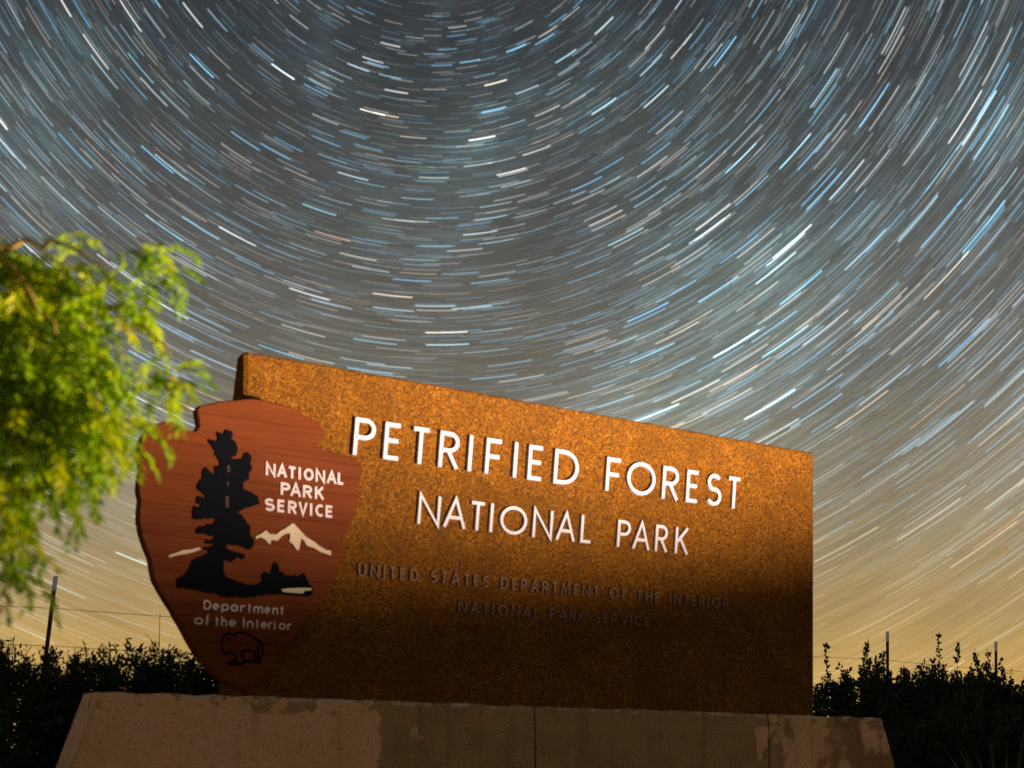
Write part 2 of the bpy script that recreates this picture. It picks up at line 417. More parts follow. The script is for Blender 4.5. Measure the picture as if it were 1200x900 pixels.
def letter(ch, u, v, w, h, t, y_back, y_front, mat, parent, lean=0.0, name='letter'):
    bm = bmesh.new()
    iw, ih = max(0.0, w - t), h - t
    for k, st in enumerate(GLYPH[ch]):
        closed = st[0] == 'o'
        pts = st[1] if closed else st
        line = []
        for x, y in pts:
            X = u + (w * 0.5 if ch == 'I' and iw < t else t / 2 + x * iw)
            Z = v + t / 2 + y * ih
            # butt ends of upright strokes reach the full cap height
            if ch in 'ATIFHKLMNPRUVEtrihnmf' and not closed:
                if y <= 0.001 and ch not in 'LEU': Z -= t / 2
                if y >= 0.999 and ch not in 'TEFPRD': Z += t / 2
            line.append((X + lean * (Z - v - h / 2), Z))
        ribbon(bm, line, t, y_back, y_front - 0.0006 * k, closed)
    bmesh.ops.recalc_face_normals(bm, faces=bm.faces)
    return obj(name, bm, mat, parent)


# ------------------------------------------------------------------ materials
def material(name):
    m = bpy.data.materials.new(name)
    m.use_nodes = True
    T = NT(m.node_tree)
    b = m.node_tree.nodes['Principled BSDF']
    b.inputs['Specular IOR Level'].default_value = 0.18
    return m, T, b


def bump(T, b, height, strength, dist):
    nd = T.n('ShaderNodeBump')
    T.put(nd.inputs['Height'], height)
    nd.inputs['Strength'].default_value = strength
    nd.inputs['Distance'].default_value = dist
    T.t.links.new(nd.outputs[0], b.inputs['Normal'])


def mat_aggregate():
    m, T, b = material('exposed_aggregate')
    co = T.n('ShaderNodeTexCoord').outputs['Object']
    vo = T.n('ShaderNodeTexVoronoi')
    T.put(vo.inputs['Vector'], co)
    vo.inputs['Scale'].default_value = 125
    v2 = T.n('ShaderNodeTexVoronoi')
    T.put(v2.inputs['Vector'], co)
    v2.inputs['Scale'].default_value = 95
    tone = T.sep(vo.outputs['Color'])[0]
    col = T.ramp(tone, [(0.0, (0.075, 0.027, 0.003)), (0.2, (0.122, 0.040, 0.003)), (0.5, (0.164, 0.055, 0.003)),
                        (0.8, (0.205, 0.070, 0.004)), (0.97, (0.255, 0.089, 0.005)), (1.0, (0.32, 0.16, 0.04))])
    big = T.sep(v2.outputs['Color'])                             # now and then a larger dark or pale stone
    col = T.mix(T.mr(big[1], 0.80, 0.84, 0.0, 0.75), col, (0.045, 0.018, 0.006))
    col = T.mix(T.mr(big[2], 0.93, 0.96, 0.0, 0.55), col, (0.26, 0.115, 0.02))
    stain = T.noise(co, 3.2, 6, 0.68)
    col = T.mix(T.mr(stain, 0.38, 0.68, 0.0, 0.55), col, (0.075, 0.029, 0.004))
    run = T.noise(T.vm('MULTIPLY', co, (9.0, 1.0, 0.7)), 1.0, 5, 0.65)
    col = T.mix(T.mr(run, 0.50, 0.75, 0.0, 0.40), col, (0.085, 0.031, 0.004))
    pits = T.mr(T.noise(co, 46.0, 3, 0.6), 0.62, 0.70, 0.0, 0.8)
    col = T.mix(pits, col, (0.028, 0.011, 0.005))
    T.put(b.inputs['Base Color'], col)
    b.inputs['Roughness'].default_value = 0.85
    b.inputs['Specular IOR Level'].default_value = 0.07
    h = T.m('SUBTRACT', 1.0, vo.outputs['Distance'])
    h = T.m('SUBTRACT', h, T.m('MULTIPLY', pits, 0.9))
    bump(T, b, h, 0.5, 0.004)
    return m


def mat_paint(name, col, rough=0.5, wear=0.12):
    m, T, b = material(name)
    co = T.n('ShaderNodeTexCoord').outputs['Object']
    n = T.noise(co, 22.0, 4, 0.6)
    c = T.mix(T.mr(n, 0.4, 0.75, 0.0, wear * 3), col, tuple(x * 0.62 for x in col))
    T.put(b.inputs['Base Color'], c)
    b.inputs['Roughness'].default_value = rough
    bump(T, b, T.noise(co, 90.0, 2), 0.12, 0.002)
    return m


def mat_plank():
    m, T, b = material('red_stained_wood')
    co = T.n('ShaderNodeTexCoord').outputs['Object']
    rnd = T.n('ShaderNodeObjectInfo').outputs['Random']
    shift = T.vm('ADD', co, T.xyz(T.m('MULTIPLY', rnd, 17.0), 0.0, T.m('MULTIPLY', rnd, 31.0)))
    gr = T.noise(T.vm('MULTIPLY', shift, (2.2, 6.0, 60.0)), 1.0, 5, 0.65, 0.6)
    big = T.noise(T.vm('MULTIPLY', shift, (1.3, 1.0, 7.0)), 1.0, 3, 0.5)
    c = T.ramp(gr, [(0.25, (0.085, 0.0175, 0.0040)), (0.5, (0.132, 0.0290, 0.0060)), (0.75, (0.168, 0.038, 0.008))])
    c = T.mix(T.mr(big, 0.3, 0.7, 0.0, 0.4), c, (0.085, 0.018, 0.0045))
    k = T.m('MULTIPLY_ADD', rnd, 0.18, 0.91)
    c = T.vm('MULTIPLY', c, T.xyz(k, k, k))
    T.put(b.inputs['Base Color'], c)
    b.inputs['Roughness'].default_value = 0.7
    b.inputs['Specular IOR Level'].default_value = 0.06
    bump(T, b, gr, 0.35, 0.003)
    return m


def mat_plinth():
    m, T, b = material('weathered_painted_concrete')
    co = T.n('ShaderNodeTexCoord').outputs['Object']
    x, y, z = T.sep(co)[:3]
    z = T.m('SUBTRACT', z, 0.885)
    warp = T.noise(T.vm('MULTIPLY', co, (1.0, 1.0, 0.8)), 2.6, 5, 0.6)
    wx = T.m('ADD', x, T.m('MULTIPLY_ADD', warp, 1.5, -0.75))
    # bare concrete shows where the pink paint has come away
    bare = T.m('MULTIPLY', T.mr(wx, 0.70, 0.73), T.mr(wx, 3.36, 3.40, 1.0, 0.0))
    fleck = T.mr(T.noise(co, 4.0, 5, 0.65), 0.66, 0.68)
    topgrime = T.m('MULTIPLY', T.mr(z, -0.13, -0.10), T.mr(T.noise(co, 6.0, 4, 0.6), 0.50, 0.53))
    bare = T.m('MAXIMUM', bare, topgrime)
    bare = T.m('MULTIPLY', bare, T.m('SUBTRACT', 1.0, T.m('MULTIPLY', fleck, 0.55)))
    pink = T.ramp(T.noise(co, 3.0, 5, 0.6), [(0.3, (0.62, 0.31, 0.13)), (0.55, (0.74, 0.38, 0.20)), (0.8, (0.78, 0.38, 0.26))])
    olive = T.ramp(T.noise(co, 6.0, 6, 0.65), [(0.3, (0.28, 0.155, 0.058)), (0.6, (0.38, 0.215, 0.085)), (0.85, (0.45, 0.26, 0.11))])
    col = T.mix(bare, pink, olive)
    rust = T.m('MULTIPLY', T.mr(wx, 3.8, 4.0), T.mr(T.noise(co, 3.3, 3), 0.42, 0.5))
    col = T.mix(T.m('MULTIPLY', rust, 0.8), col, (0.22, 0.085, 0.025))
    streak = T.noise(T.vm('MULTIPLY', co, (14.0, 14.0, 0.8)), 1.0, 4, 0.6)
    col = T.mix(T.mr(streak, 0.5, 0.8, 0.0, 0.45), col, (0.10, 0.065, 0.035))
    pore = T.mr(T.noise(co, 60.0, 3, 0.65), 0.60, 0.68, 0.0, 0.6)
    col = T.mix(pore, col, (0.07, 0.045, 0.025))
    grain = T.noise(co, 24.0, 5, 0.75)
    col = T.mix(T.mr(grain, 0.35, 0.7, 0.0, 0.22), col, (0.16, 0.10, 0.055))
    edge = T.m('MULTIPLY', T.mr(z, -0.062, -0.047), T.mr(T.noise(co, 11.0, 4, 0.7), 0.5, 0.56))
    col = T.mix(T.m('MULTIPLY', edge, 0.8), col, (0.50, 0.40, 0.30))
    T.put(b.inputs['Base Color'], col)
    b.inputs['Roughness'].default_value = 0.88
    h = T.m('ADD', T.m('MULTIPLY', T.noise(co, 40.0, 4, 0.7), 0.5), T.m('MULTIPLY', bare, -0.35))
    bump(T, b, h, 0.6, 0.006)
    return m


def mat_leaf(name, dark, mid, light, trans=0.35, scale=9.0, rough=0.5):
    m, T, b = material(name)
    co = T.n('ShaderNodeTexCoord').outputs['Object']
    at = T.n('ShaderNodeAttribute', attribute_name='leaf').outputs['Fac']
    n = T.noise(co, scale, 2, 0.5)
    f = T.m('ADD', T.m('MULTIPLY', at, 0.6), T.m('MULTIPLY', n, 0.45))
    c = T.ramp(f, [(0.2, dark), (0.5, mid), (0.85, light)])
    T.put(b.inputs['Base Color'], c)
    b.inputs['Roughness'].default_value = rough
    tr = T.n('ShaderNodeBsdfTranslucent')
    T.put(tr.inputs[0], c)
    mx = T.n('ShaderNodeMixShader')
    mx.inputs[0].default_value = trans
    T.t.links.new(b.outputs[0], mx.inputs[1])
    T.t.links.new(tr.outputs[0], mx.inputs[2])
    T.t.links.new(mx.outputs[0], m.node_tree.nodes['Material Output'].inputs['Surface'])
    return m


def mat_bark(name, a, c):
    m, T, b = material(name)
    co = T.n('ShaderNodeTexCoord').outputs['Object']
    n = T.noise(T.vm('MULTIPLY', co, (60.0, 60.0, 12.0)), 1.0, 4, 0.6)
    T.put(b.inputs['Base Color'], T.mix(n, a, c))
    b.inputs['Roughness'].default_value = 0.85
    bump(T, b, n, 0.6, 0.004)
    return m


def mat_metal(name, col, rough):
    m, T, b = material(name)
    co = T.n('ShaderNodeTexCoord').outputs['Object']
    T.put(b.inputs['Base Color'], T.mix(T.mr(T.noise(co, 30.0, 4, 0.6), 0.45, 0.7), col, (0.11, 0.05, 0.025)))
    b.inputs['Roughness'].default_value = rough
    b.inputs['Metallic'].default_value = 0.3
    return m


def mat_ground():
    m, T, b = material('desert_soil')
    co = T.n('ShaderNodeTexCoord').outputs['Object']
    n = T.noise(co, 0.7, 8, 0.65)
    g = T.noise(co, 30.0, 4, 0.7)
    c = T.ramp(n, [(0.3, (0.13, 0.08, 0.045)), (0.55, (0.21, 0.14, 0.085)), (0.8, (0.27, 0.19, 0.12))])
    c = T.mix(T.mr(g, 0.45, 0.7, 0.0, 0.5), c, (0.08, 0.055, 0.035))
    T.put(b.inputs['Base Color'], c)
    b.inputs['Roughness'].default_value = 0.95
    bump(T, b, T.m('ADD', n, g), 0.6, 0.03)
    return m


M_AGG = mat_aggregate()
M_WHITE = mat_paint('white_letter_paint', (0.53, 0.47, 0.47), 0.5, 0.06)
M_DIM_WHITE = mat_paint('dimmed_white_letter_paint', (0.19, 0.105, 0.075), 0.7, 0.2)  # small capitals: dim lighting on white letters is put into this brown
M_PLANK = mat_plank()
M_BLACK = mat_paint('black_sign_paint', (0.0035, 0.004, 0.005), 0.9, 0.1)
M_BLACK.node_tree.nodes['Principled BSDF'].inputs['Specular IOR Level'].default_value = 0.04
M_CREAM = mat_paint('cream_sign_paint', (0.56, 0.42, 0.26), 0.55, 0.1)
M_PINKWHITE = mat_paint('white_sign_paint', (0.60, 0.46, 0.42), 0.55, 0.1)
M_REDMARK = mat_paint('red_brown_sign_paint', (0.05, 0.016, 0.008), 0.6, 0.1)
M_PLINTH = mat_plinth()
M_JOINT = mat_paint('dark_joint_mortar', (0.05, 0.04, 0.03), 0.9, 0.2)
M_GROUND = mat_ground()
M_POST = mat_metal('dark_steel', (0.035, 0.03, 0.025), 0.6)
M_TIP = mat_paint('white_post_paint', (0.88, 0.85, 0.76), 0.5, 0.05)
M_WIRE = mat_metal('rusty_wire', (0.06, 0.04, 0.03), 0.7)
M_WILLOW = mat_leaf('yellow_green_leaf', (0.13, 0.25, 0.004), (0.32, 0.48, 0.005), (0.66, 0.59, 0.006), 0.55, 5.0)
M_WILLOW_BARK = mat_bark('yellow_brown_bark', (0.34, 0.21, 0.03), (0.55, 0.38, 0.05))
M_SAGE = mat_leaf('dark_scrub_leaf', (0.012, 0.016, 0.006), (0.034, 0.038, 0.012), (0.11, 0.11, 0.028), 0.45, 4.0)
M_LEAFY = mat_leaf('dark_broad_leaf', (0.009, 0.015, 0.005), (0.022, 0.034, 0.009), (0.055, 0.075, 0.014), 0.25, 4.0)
M_TWIG = mat_bark('grey_brown_twig', (0.03, 0.022, 0.015), (0.06, 0.045, 0.03))
M_BLADE = mat_leaf('grey_green_blade', (0.05, 0.07, 0.035), (0.10, 0.13, 0.06), (0.16, 0.19, 0.09), 0.1, 3.0)

# ------------------------------------------------------------------ ground
bm = bmesh.new()
GN = 60
def ground_h(x, y):
    r = math.hypot(x, y)
    return 0.0 if r < 3 else 0.03 * math.sin(x * 0.9 + 1) * math.cos(y * 0.7) * min(1, (r - 3) / 6) * (1 if r < 60 else 0)
cs = [-4000, -1500, -500, -160, -60] + [-40 + 80 * i / 50 for i in range(51)] + [60, 160, 500, 1500, 4000]
grid = [[bm.verts.new((x, y + 8, ground_h(x, y + 8) if abs(x) < 50 and abs(y) < 50 else 0)) for x in cs] for y in cs]
for j in range(len(cs) - 1):
    for i in range(len(cs) - 1):
        bm.faces.new((grid[j][i], grid[j][i + 1], grid[j + 1][i + 1], grid[j + 1][i]))
tag(obj('ground', bm, M_GROUND, smooth=True), kind='structure')

# ------------------------------------------------------------------ the sign: slab with raised letters
ORIGIN, YAW = (-1.3506, 7.0124, 0.8846), 0.58616
TOP = -0.0345                                                   # top of the plinth, in the sign's own height
sign = empty('entrance_sign', (ORIGIN[0], ORIGIN[1], ORIGIN[2] + TOP), YAW)
tag(sign, 'tall brown aggregate slab with two rows of white raised capitals, standing on the plinth', 'sign')
DZ = -TOP                                                        # children keep heights measured from ORIGIN


def slab_mesh():
    """Cast slab lofted along its length; its arrises are worn and chipped."""
    bm = bmesh.new()
    r = random.Random(44)
    H = 1.7215 + DZ
    n = 190
    secs = []
    wander = chip = 0.0
    for k in range(n + 1):
        u = 4.0 * k / n
        e = 0.010 if k in (0, n) else 0.0                        # rounded ends
        wander = wander * 0.8 + r.gauss(0, 0.0008)
        chip = r.uniform(0.003, 0.009) if r.random() < 0.05 else chip * 0.35
        w = wander - chip
        prof = [(e, 0.0), (e, 0.9), (e, H - 0.016 - e + w), (0.005 + e, H - 0.005 - e + w), (0.016 + e, H - e + wander),
                (0.088, H - 0.008 - e + wander), (0.105 - e, H - 0.03 - e), (0.30 - e, 1.05 + DZ), (0.33 - e, 0.0)]
        secs.append([bm.verts.new((u + 0.014 - 0.028 * (z / H) if k < 12 else u, y, z)) for y, z in prof])
    m = len(secs[0])
    for a, c in zip(secs, secs[1:]):
        for i in range(m):
            j = (i + 1) % m
            bm.faces.new((a[i], c[i], c[j], a[j]))
    bm.faces.new(secs[0])
    bm.faces.new(secs[-1][::-1])
    bmesh.ops.recalc_face_normals(bm, faces=bm.faces)
    return bm


slab = obj('slab', slab_mesh(), M_AGG, sign)


def text_row(root, row, v, h, t, y_back, y_front, mat, lean):
    for ch, u, w in row:
        letter(ch, u, v + DZ, w, h, t, y_back, y_front, mat, root, lean)


text_row(sign, ROW_1, 1.268, 0.200, 0.0215, 0.004, -0.020, M_WHITE, 0.075)
text_row(sign, ROW_2, 0.942, 0.162, 0.0180, 0.004, -0.017, M_WHITE, 0.075)

ADV = {'I': 0.10, 'L': 0.42, 'E': 0.46, 'F': 0.46, 'S': 0.50, 'T': 0.52, 'P': 0.52, 'R': 0.54, 'K': 0.56, 'U': 0.62, 'C': 0.66,
       'D': 0.66, 'V': 0.68, 'H': 0.64, 'N': 0.70, 'A': 0.72, 'M': 0.86, 'O': 0.92}


def spaced(text, u0, u1, gap, word):
    """Lay a line of small capitals out between u0 and u1."""
    units = sum(word if c == ' ' else ADV[c] for c in text) + gap * sum(1 for a, b in zip(text, text[1:]) if a != ' ' and b != ' ')
    k = (u1 - u0) / units
    out, x = [], 0.0
    for i, c in enumerate(text):
        if c == ' ':
            x += word
            continue
        out.append((c, u0 + x * k, ADV[c] * k))
        x += ADV[c]
        if i + 1 < len(text) and text[i + 1] != ' ':
            x += gap
    return out


text_row(sign, spaced('UNITED STATES DEPARTMENT OF THE INTERIOR', 0.637, 3.235, 0.36, 1.05), 0.629, 0.067, 0.0095, 0.004, -0.012, M_DIM_WHITE, 0.03)
text_row(sign, spaced('NATIONAL PARK SERVICE', 1.257, 2.60, 0.34, 1.0), 0.480, 0.061, 0.009, 0.004, -0.012, M_DIM_WHITE, 0.03)

# ------------------------------------------------------------------ plinth
plinth = empty('sign_plinth', (ORIGIN[0], ORIGIN[1], 0.0), YAW)
tag(plinth, 'long low weathered concrete plinth with peeling pink paint under the slab', 'plinth')
PH = ORIGIN[2] + TOP


def plan(inset_, z):
    """Outline of the plinth at height z; sides lean outwards to the ground, ends are canted at the back."""
    g = 0.36 * (PH - z)
    u0, u1, f, bk = -0.80 - g + inset_, 4.305 + g - inset_, -0.30 - 0.03 * (PH - z) + inset_, 0.48 + 0.1 * (PH - z) - inset_
    return u0, u1, f, bk


def panel_mesh(a0, a1, first, last):
    """One front panel of the plinth between two joints, its top edge a little chipped."""
    bm = bmesh.new()
    nz, nx = 7, max(4, int((a1 - a0) / 0.09))
    r = random.Random(int(a0 * 100) + 5)
    cols = []
    for i in range(nx + 1):
        f = i / nx
        top = PH - 0.004 * abs(r.gauss(0, 1)) - (0.006 if r.random() < 0.12 else 0)
        line = []
        for k in range(nz + 1):
            z = -0.02 + (top + 0.02) * k / nz
            u0, u1, fr, _ = plan(0, z)
            x0 = u0 if first else a0
            x1 = u1 if last else a1
            line.append(bm.verts.new((x0 + (x1 - x0) * f, fr + r.gauss(0, 0.0012), z)))
        x, y, z = line[-1].co
        line[-1].co.y += 0.004
        line.append(bm.verts.new((x, y + 0.012, z + 0.004)))
        line.append(bm.verts.new((x, -0.05, PH - 0.001)))
        cols.append(line)
    for a, b in zip(cols, cols[1:]):
        for k in range(len(a) - 1):
            bm.faces.new((a[k], b[k], b[k + 1], a[k + 1]))
    return bm


bm = bmesh.new()
rings = []
for z, off in ((-0.03, 0.012), (PH - 0.006, 0.012)):
    u0, u1, f, bk = plan(off, z)
    pts = [(u0, f), (u1, f), (u1, f + 0.24), (u1 - 0.36, bk), (u0 + 0.36, bk), (u0, f + 0.24)]
    rings.append([bm.verts.new((x, y, z)) for x, y in pts])
for i in range(6):
    bm.faces.new((rings[0][i], rings[0][(i + 1) % 6], rings[1][(i + 1) % 6], rings[1][i]))
bm.faces.new(rings[1])
obj('core', bm, M_JOINT, plinth)
joints = [-0.80, 1.572, 3.30, 4.305]
for k in range(3):
    obj('concrete_panel', panel_mesh(joints[k] + (0.004 if k else 0), joints[k + 1] - (0.004 if k < 2 else 0), k == 0, k == 2), M_PLINTH, plinth)
for s in (0, 1):                                                 # the two end panels
    bm = bmesh.new()
    rows = []
    for k in range(6):
        z = -0.02 + (PH + 0.018) * k / 5
        u0, u1, f, bk = plan(0, z)
        rows.append([bm.verts.new(p) for p in (((u0, f + 0.006, z), (u0, f + 0.24, z), (u0 + 0.36, bk, z)) if s == 0 else
                                               ((u1 - 0.36, bk, z), (u1, f + 0.24, z), (u1, f + 0.006, z)))])
    for a, b in zip(rows, rows[1:]):
        for i in range(2):
            bm.faces.new((a[i + 1], a[i], b[i], b[i + 1]) if s == 0 else (a[i + 1], a[i], b[i], b[i + 1]))
    bmesh.ops.recalc_face_normals(bm, faces=bm.faces)
    obj('end_panel', bm, M_PLINTH, plinth)

# ------------------------------------------------------------------ arrowhead plaque of red planks
plaque = empty('arrowhead_plaque', (ORIGIN[0], ORIGIN[1], ORIGIN[2]), YAW)
tag(plaque, 'red-brown wooden arrowhead plaque with black pine emblem, fixed over the left end of the slab', 'plaque')
SEAMS = [-0.2, 0.2311, 0.4088, 0.5661, 0.7236, 0.873, 1.0268, 1.185, 1.3393, 1.6]


def rough_outline(pts, r, step=0.035, amp=0.0022):
    """Extra points along the outline, shifted a few millimetres: the hand-cut chipped edge."""
    out = []
    for a, b in zip(pts, pts[1:] + pts[:1]):
        out.append(a)
        L = math.hypot(b[0] - a[0], b[1] - a[1])
        n = int(L / step)
        for k in range(1, n):
            f = k / n
            nx, ny = -(b[1] - a[1]) / L, (b[0] - a[0]) / L
            d = r.gauss(0, amp)
            out.append((a[0] + (b[0] - a[0]) * f + nx * d, a[1] + (b[1] - a[1]) * f + ny * d))
    return out


ARROW_R = rough_outline(ARROW, random.Random(3))
for k in range(len(SEAMS) - 1):
    bm = bmesh.new()
    plate(bm, ARROW_R, -0.088, -0.140, 0.007)
    for z, sgn in ((SEAMS[k] + 0.0008, -1), (SEAMS[k + 1] - 0.0008, 1)):
        res = bmesh.ops.bisect_plane(bm, geom=bm.verts[:] + bm.edges[:] + bm.faces[:], dist=1e-6,
                                     plane_co=(0, 0, z), plane_no=(0, 0, sgn), clear_outer=True)
        es = [e for e in res['geom_cut'] if isinstance(e, bmesh.types.BMEdge)]
        if es:
            bmesh.ops.edgenet_fill(bm, edges=es)
    for v in bm.verts:
        v.co.y += (k * 7 % 5 - 2) * 0.0003
    obj('plank', bm, M_PLANK, plaque)
for u in (0.06, 0.28):                                           # battens that hold the plaque off the slab
    bm = bmesh.new()
    bmesh.ops.create_cube(bm, size=1)
    for v in bm.verts:
        v.co = Vector((u + v.co.x * 0.07, -0.0445 + v.co.y * 0.085, 0.85 + v.co.z * 0.56))
    obj('batten', bm, M_PLANK, plaque)


def relief(name, pts, y_front, mat, y_back=-0.136):
    bm = bmesh.new()
    plate(bm, pts, y_back, y_front, 0.0)
    return obj(name, bm, mat, plaque)


pine = relief('pine_emblem', rough_outline(PINE, random.Random(8), 0.011, 0.0024), -0.148, M_BLACK)
for b_ in BARK:
    o = relief('bark_mark', b_, -0.1495, M_REDMARK)
    o.parent = pine
relief('peaks_emblem', PEAKS, -0.147, M_CREAM)
relief('ridge_emblem', RIDGE, -0.147, M_CREAM)
o = relief('lake_emblem', LAKE, -0.1515, M_CREAM)
o.parent = pine
bison = relief('bison_emblem', BISON_GROUND, -0.1445, M_BLACK)
for i, line in enumerate(BISON):
    bm = bmesh.new()
    ribbon(bm, line, 0.0085, -0.136, -0.1449 - 0.0004 * i)
    bmesh.ops.recalc_face_normals(bm, faces=bm.faces)
    obj('bison_outline', bm, M_BLACK, bison)
o = relief('bison_eye', BISON_EYE, -0.1445, M_BLACK)
o.parent = bison
for (v, h, row), t in ((PLAQUE_1, 0.0125), (PLAQUE_2, 0.0125), (PLAQUE_3, 0.0125)):
    for ch, u, w in row:
        letter(ch, u, v, w, h, t, -0.136, -0.1455, M_PINKWHITE, plaque)
for (v, h, row), t in ((PLAQUE_4, 0.0075), (PLAQUE_5, 0.0075)):
    for ch, u, w in row:
        letter(ch, u, v, w, h, t, -0.136, -0.1445, M_PINKWHITE, plaque)

# ------------------------------------------------------------------ foliage helpers
def tube(bm, pts, r0, r1, sides=6):
    P = [Vector(p) for p in pts]
    n = len(P)
    prev = None
    for i, p in enumerate(P):
        d = (P[min(i + 1, n - 1)] - P[max(i - 1, 0)]).normalized()
        a = d.orthogonal().normalized() if prev is None else (prev - d * prev.dot(d)).normalized()
        prev = a
        b = d.cross(a)
        r = r0 + (r1 - r0) * i / (n - 1)
        ringv = [bm.verts.new(p + (a * math.cos(t) + b * math.sin(t)) * r) for t in (2 * math.pi * k / sides for k in range(sides))]
        if i:
            for k in range(sides):
                bm.faces.new((last[k], last[(k + 1) % sides], ringv[(k + 1) % sides], ringv[k]))
        last = ringv
    return bm


def curve_pts(a, b, sag, n=8, r=None, wob=0.0):
    a, b = Vector(a), Vector(b)
    out = []
    for i in range(n + 1):
        f = i / n
        p = a.lerp(b, f) + Vector((0, 0, sag * 4 * f * (1 - f)))
        if r and 0 < i < n:
            p += Vector((r.gauss(0, wob), r.gauss(0, wob), r.gauss(0, wob)))
        out.append(p)
    return out


class Leaves:
    """Collects leaf-sized faces with a tone for each; build() makes one mesh."""
    def __init__(s):
        s.v, s.f, s.t = [], [], []
    def leaf(s, p, d, up, L, w, tone):
        d = d.normalized()
        side = d.cross(up)
        side = side.normalized() if side.length > 1e-4 else d.orthogonal().normalized()
        nrm = side.cross(d)
        i = len(s.v)
        s.v += [p, p + d * L * 0.45 + side * w * 0.5 + nrm * w * 0.12, p + d * L, p + d * L * 0.45 - side * w * 0.5 + nrm * w * 0.12]
        s.f.append((i, i + 1, i + 2, i + 3))
        s.t.append(tone)
    def mesh(s, name):
        me = bpy.data.meshes.new(name)
        me.from_pydata([tuple(v) for v in s.v], [], s.f)
        at = me.attributes.new('leaf', 'FLOAT', 'FACE')
        at.data.foreach_set('value', s.t)
        return me


def rvec(r):
    return Vector((r.gauss(0, 1), r.gauss(0, 1), r.gauss(0, 1))).normalized()


# ------------------------------------------------------------------ the weeping tree close to the camera
tr = random.Random(21)
tree = empty('weeping_tree', (-2.04, 3.43, -0.146))
tree.scale = (1.26, 1.26, 1.26)
tag(tree, 'yellow-green weeping tree hanging in front of the plaque at the left', 'tree')
base = Vector((-1.62, 2.72, 0.0))
bm = bmesh.new()
tube(bm, [Vector(p) - base for p in ((-1.62, 2.72, -0.05), (-1.60, 2.73, 0.4), (-1.55, 2.71, 0.85), (-1.47, 2.72, 1.25), (-1.36, 2.72, 1.5))], 0.055, 0.022, 9)
obj('trunk', bm, M_WILLOW_BARK, tree, True)
LIMB = [((-1.47, 2.72, 1.25), (-0.97, 2.56, 1.495), 0.05), ((-1.36, 2.72, 1.5), (-0.80, 2.70, 1.43), 0.07), ((-1.50, 2.72, 1.12), (-0.90, 2.78, 1.30), 0.08),
        ((-0.97, 2.56, 1.495), (-0.76, 2.55, 1.46), 0.02), ((-1.40, 2.72, 1.42), (-1.05, 2.62, 1.55), 0.04), ((-0.97, 2.56, 1.495), (-0.84, 2.54, 1.33), 0.02),
        ((-1.44, 2.72, 1.3), (-1.1, 2.85, 1.42), 0.05), ((-0.80, 2.70, 1.43), (-0.66, 2.66, 1.32), 0.03)]
limbs = []
for a, b, sag in LIMB:
    pts = curve_pts(a, b, sag, 9, tr, 0.006)
    limbs.append(pts)
    bm = bmesh.new()
    tube(bm, [p - base for p in pts], 0.0065, 0.0022, 6)
    obj('limb', bm, M_WILLOW_BARK, tree, True)

# lobes of the crown: centre (x, y, z), half sizes, number of hanging sprays, share of leaves
LOBES = [((-0.90, 2.72, 1.335), (0.185, 0.17, 0.13), 150), ((-0.87, 2.70, 1.19), (0.135, 0.15, 0.10), 110), ((-0.83, 2.68, 1.47), (0.125, 0.10, 0.055), 48),
         ((-0.76, 2.68, 1.40), (0.06, 0.06, 0.04), 14), ((-0.655, 2.66, 1.485), (0.045, 0.04, 0.03), 8), ((-0.74, 2.67, 1.17), (0.03, 0.05, 0.06), 8),
         ((-0.855, 2.70, 1.06), (0.04, 0.05, 0.05), 14), ((-0.93, 2.68, 0.985), (0.018, 0.05, 0.13), 24), ((-1.15, 2.75, 1.30), (0.18, 0.2, 0.22), 130),
         ((-0.985, 2.70, 1.50), (0.06, 0.08, 0.06), 22), ((-0.618, 2.66, 1.27), (0.012, 0.02, 0.06), 8), ((-0.80, 2.69, 1.25), (0.085, 0.1, 0.10), 50)]
lv = Leaves()
twb = bmesh.new()
for (c, h, n) in LOBES:
    c = Vector(c) + Vector((-0.022 - (0.08 if n >= 40 else 0.02), 0, 0.012))
    for k in range(int(n * 1.75)):
        q = rvec(tr) * (tr.random() ** 0.45)
        p = c + Vector((q.x * h[0], q.y * h[1], q.z * h[2])) - base
        out = Vector((q.x, q.y, 0)) * 0.8 + Vector((0.10, -0.1, 0))
        d = (out + Vector((tr.gauss(0, .3), tr.gauss(0, .3), 0.25 + tr.gauss(0, .35)))).normalized()
        length = tr.uniform(0.08, 0.17) * (0.75 if n < 20 else 1)
        steps = int(length / 0.009)
        spine = [p.copy()]
        tone = min(1, max(0, 0.5 + 0.22 * tr.gauss(0, 1) + 0.12 * q.z))
        for s in range(steps):
            d = (d + Vector((0, 0, -0.17)) + rvec(tr) * 0.06).normalized()
            p = p + d * 0.009
            spine.append(p.copy())
            side = d.cross(Vector((0, 0, 1)))
            side = side.normalized() if side.length > 0.05 else d.orthogonal().normalized()
            for sg in (-1, 1):
                ld = (d * 0.75 + side * sg * 0.8 + rvec(tr) * 0.35 + Vector((0, 0, -0.25))).normalized()
                lv.leaf(p, ld, rvec(tr), tr.uniform(0.018, 0.034), tr.uniform(0.0062, 0.0110), min(1, max(0, tone + tr.gauss(0, 0.12))))
        if k % 3 == 0:
            tube(twb, spine[::4] if len(spine) > 8 else spine, 0.0014, 0.0006, 3)
crown = obj('crown', lv.mesh('crown'), M_WILLOW, tree)
obj('twigs', twb, M_WILLOW_BARK, tree)['kind'] = 'stuff'


